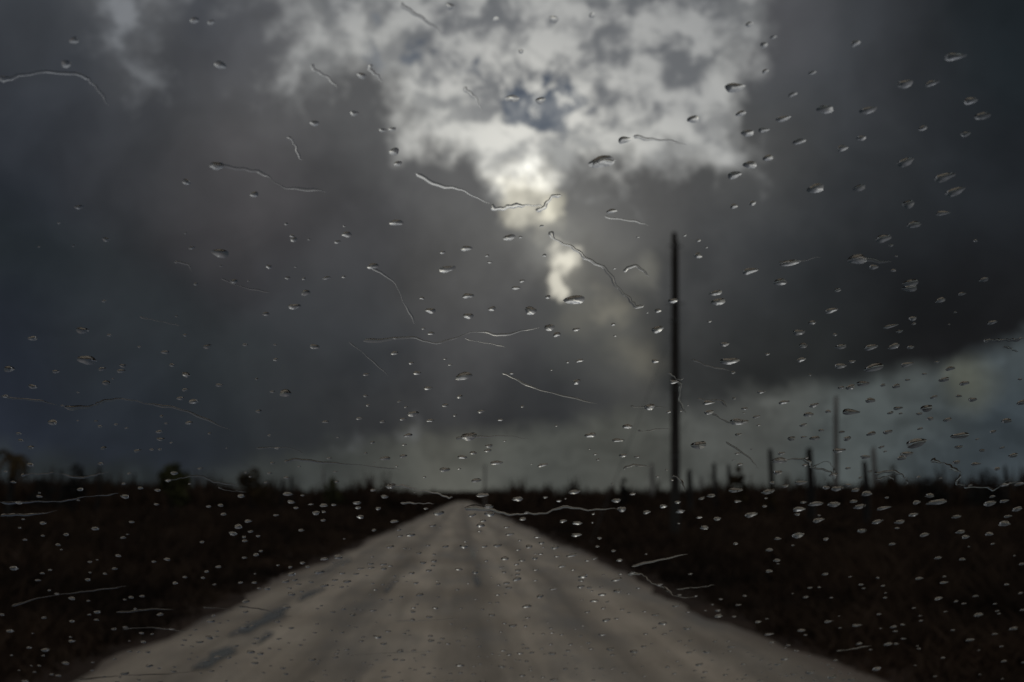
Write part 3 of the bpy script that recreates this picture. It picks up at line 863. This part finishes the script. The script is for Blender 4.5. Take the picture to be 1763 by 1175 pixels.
rest_v, rest_f = [], []


def to_rest(uv, V, F):
    m = len(rest_v)
    for (x, y, z) in V: rest_v.append(pl(uv[0] + x, uv[1] + y, GAPN + z))
    rest_f.extend([tuple(i + m for i in f) for f in F])


for k, (x, y, w) in enumerate(drops):
    uv, V, F = drop_at(x, y, w)
    if k < 300:
        o = water_obj('raindrop', [tuple(pl(px_, py_, pz_)) for (px_, py_, pz_) in V], F)
        o.location = pl(uv[0], uv[1], GAPN)
    else:
        to_rest(uv, V, F)
# drops on the glass beyond the picture's edges
cnt = 0
while cnt < 500:
    u, v = random.uniform(-PW * .84, PW * .84), random.uniform(PV0 + .02, PV1 - .02)
    q = P0 + pl(u, v, TH) - EYE
    cc = CROT.transposed() @ q
    if cc.z < -0.01 and abs(cc.x / -cc.z) * FPX < W0 / 2 + 15 and abs(cc.y / -cc.z) * FPX < H0 / 2 + 15: continue
    a = random.uniform(.0012, .0032); b_ = a * random.uniform(.6, .9)
    V, F = drop_geo(a, b_, R(random.uniform(2, 20)), random.choice((0, .3)), b_ * .5, 10, 3)
    to_rest((u, v), V, F); cnt += 1
o = water_obj('fine_raindrops', [tuple(v) for v in rest_v], rest_f)
o['kind'] = 'stuff'


# wind-blown trickles: low ridges of water
def trickle(pts, wpx, hr=None, head=1.0):
    q = []
    for (x, y) in pts:
        u, v, t = pane_uv(x, y); q.append(Vector((u, v, wpx * .95 / FPX * t / 2)))
    # resample with wobble
    path = []
    for i in range(len(q) - 1):
        p0, p1, p2, p3 = q[max(i - 1, 0)], q[i], q[i + 1], q[min(i + 2, len(q) - 1)]
        for s in range(7):
            t = s / 7
            path.append(.5 * ((2 * p1) + (-p0 + p2) * t + (2 * p0 - 5 * p1 + 4 * p2 - p3) * t * t + (-p0 + 3 * p1 - 3 * p2 + p3) * t ** 3))
    path.append(q[-1])
    n = len(path); prof_ = [(-1, 0), (-.7, .55), (-.25, .93), (.25, .93), (.7, .55), (1, 0)]
    V, F = [], []
    ph = random.uniform(0, 6.28); g0 = g1 = 1.0; hr = hr or (random.uniform(.16, .30) if pts[0][1] < 700 else random.uniform(.14, .26))
    for i, p in enumerate(path):
        d = path[min(i + 1, n - 1)] - path[max(i - 1, 0)]
        l = math.hypot(d.x, d.y) or 1
        nx_, ny_ = -d.y / l, d.x / l
        t = i / (n - 1)
        if i % 4 == 0: g0, g1 = (g1 if i else 1.0), random.choice((.35, .6, .8, 1.0, 1.35))
        gq = (i % 4) / 4; gq = gq * gq * (3 - 2 * gq)
        wd = p.z * (g0 + (g1 - g0) * gq) * (1 - .45 * t) * (1 + head * max(0, 1 - t * 8))
        wd *= min(1, (n - 1 - i) / 3 + .03) * min(1, i / 1.5 + .05)
        wob_ = p.z * (.55 * math.sin(i * .55 + ph) + .3 * math.sin(i * 1.7 + 2 * ph))
        for (a, zz) in prof_:
            V.append(tuple(pl(p.x + nx_ * (a * wd + wob_), p.y + ny_ * (a * wd + wob_), GAPN + zz * wd * hr)))
    m = len(prof_)
    for i in range(n - 1):
        for a in range(m - 1):
            F.append((i * m + a, i * m + a + 1, (i + 1) * m + a + 1, (i + 1) * m + a))
    base = len(V)
    for i in range(n):                                   # flat underside with its own vertices
        V.append(V[i * m]); V.append(V[i * m + m - 1])
    for i in range(n - 1):
        F.append((base + 2 * i + 1, base + 2 * i, base + 2 * i + 2, base + 2 * i + 3))
    F = orient(V, F, lambda f: min(f) >= base)
    me = bpy.data.meshes.new('trickle'); me.from_pydata(V, [], F); me.materials.append(mwat)
    nf = (n - 1) * (m - 1)
    me.polygons.foreach_set('use_smooth', [i < nf for i in range(len(F))]); me.update()
    o = bpy.data.objects.new('water_trickle', me); col.objects.link(o); o.parent = ws


T_ = [([(110, 701), (160, 701), (175, 691), (225, 690), (280, 700), (340, 715), (400, 745)], 8), ([(0, 683), (60, 690), (105, 700)], 5), ([(440, 771), (500, 773), (525, 781)], 6), ([(490, 797), (520, 792), (590, 800), (690, 808)], 7),
      ([(35, 818), (60, 818), (90, 815), (130, 822), (170, 818), (185, 812)], 6), ([(0, 865), (60, 865), (110, 862), (160, 855), (205, 849)], 6), ([(0, 888), (40, 887), (100, 880)], 6), ([(285, 830), (310, 823), (350, 822), (375, 832), (415, 838)], 7),
      ([(375, 840), (400, 846), (425, 848)], 5), ([(625, 588), (700, 582), (750, 590), (820, 573), (870, 576), (930, 565)], 7.5, .2), ([(800, 583), (840, 592), (870, 597)], 4, .2), ([(600, 590), (640, 620), (670, 650)], 4, .2), ([(640, 460), (680, 490), (700, 530), (715, 560)], 5, .2),
      ([(865, 642), (900, 660), (960, 680), (1030, 696)], 5, .2), ([(715, 300), (760, 320), (800, 330), (845, 352)], 6.5, .2), ([(845, 355), (870, 360), (900, 352), (935, 358)], 11), ([(925, 366), (945, 345), (968, 337)], 12),
      ([(945, 400), (970, 420), (1005, 440), (1040, 465), (1070, 500), (1090, 525), (1110, 526)], 10), ([(365, 288), (420, 290), (460, 305), (500, 325), (565, 330)], 9), ([(1072, 466), (1095, 460), (1122, 476)], 8), ([(785, 757), (815, 752), (870, 752), (912, 756)], 7),
      ([(670, 838), (690, 838), (730, 845), (765, 855), (780, 856)], 8), ([(690, 868), (720, 866), (747, 869)], 8), ([(800, 873), (850, 880), (890, 886), (930, 884), (970, 875), (1020, 877), (1068, 878)], 10), ([(1072, 807), (1095, 802), (1127, 803)], 7),
      ([(1088, 977), (1130, 965), (1185, 955)], 6), ([(1080, 990), (1105, 988), (1115, 1000), (1140, 1010), (1160, 1025), (1200, 1030)], 7), ([(1228, 712), (1250, 727), (1287, 727)], 6), ([(1330, 794), (1370, 790), (1395, 798), (1400, 807), (1430, 812), (1437, 826)], 7),
      ([(1505, 815), (1535, 813), (1560, 822), (1558, 836)], 8), ([(1508, 826), (1525, 822), (1540, 826)], 8), ([(1605, 790), (1620, 798), (1640, 805), (1652, 818), (1648, 834), (1662, 837)], 7), ([(1694, 590), (1715, 585), (1740, 588), (1763, 580)], 9), ([(1730, 596), (1740, 602), (1755, 605)], 6),
      ([(1340, 455), (1370, 450), (1415, 444)], 8), ([(1462, 447), (1490, 446), (1535, 453)], 8), ([(1190, 620), (1220, 630), (1258, 640)], 5), ([(20, 1045), (90, 1025), (160, 1018), (220, 1008)], 6), ([(200, 1055), (250, 1050), (300, 1050)], 5), ([(210, 1083), (270, 1082), (325, 1088)], 5),
      ([(130, 1170), (200, 1165), (290, 1160), (350, 1155)], 5), ([(350, 1047), (375, 1047), (402, 1053)], 5), ([(410, 1045), (445, 1048), (480, 1058), (508, 1063)], 5), ([(0, 140), (40, 128), (140, 130), (162, 150), (190, 182)], 9), ([(500, 235), (508, 255), (522, 277)], 8),
      ([(535, 112), (556, 130), (583, 152)], 9), ([(636, 112), (645, 128), (658, 142)], 9), ([(800, 150), (815, 168), (832, 194)], 8), ([(690, 4), (720, 30), (765, 55)], 8), ([(1090, 236), (1130, 240), (1182, 251)], 8), ([(1153, 655), (1168, 660), (1172, 690), (1180, 716)], 7),
      ([(1150, 642), (1163, 652), (1178, 653)], 6), ([(1160, 818), (1172, 830), (1182, 848)], 6), ([(1200, 688), (1235, 690), (1252, 701)], 6), ([(1098, 742), (1120, 742), (1153, 738)], 6), ([(1660, 838), (1700, 841), (1715, 842), (1745, 822)], 6), ([(1725, 838), (1740, 832), (1763, 833)], 7), ([(1250, 760), (1290, 790), (1308, 808)], 4),
      ([(1085, 700), (1110, 701), (1148, 702)], 6), ([(1400, 805), (1425, 795), (1435, 808), (1430, 822)], 5), ([(680, 1070), (740, 1068), (800, 1066)], 3.5), ([(600, 1130), (680, 1124), (760, 1122)], 3.5), ([(1165, 1016), (1210, 1010), (1230, 1008)], 6), ([(1440, 1122), (1470, 1117), (1500, 1113)], 5),
      ([(1020, 285), (1045, 276), (1060, 278)], 8), ([(300, 450), (325, 458), (330, 468)], 5), ([(380, 480), (430, 498), (470, 505)], 5), ([(240, 545), (280, 556), (310, 560)], 5), ([(1040, 372), (1090, 382), (1120, 388)], 6)]
for t_ in T_:
    trickle(*t_)

# eye level becomes the scene's zero height (thin films of water need small coordinates to refract cleanly)
for o in list(sc.objects):
    if o.parent is None:
        o.location.z -= EYE.z
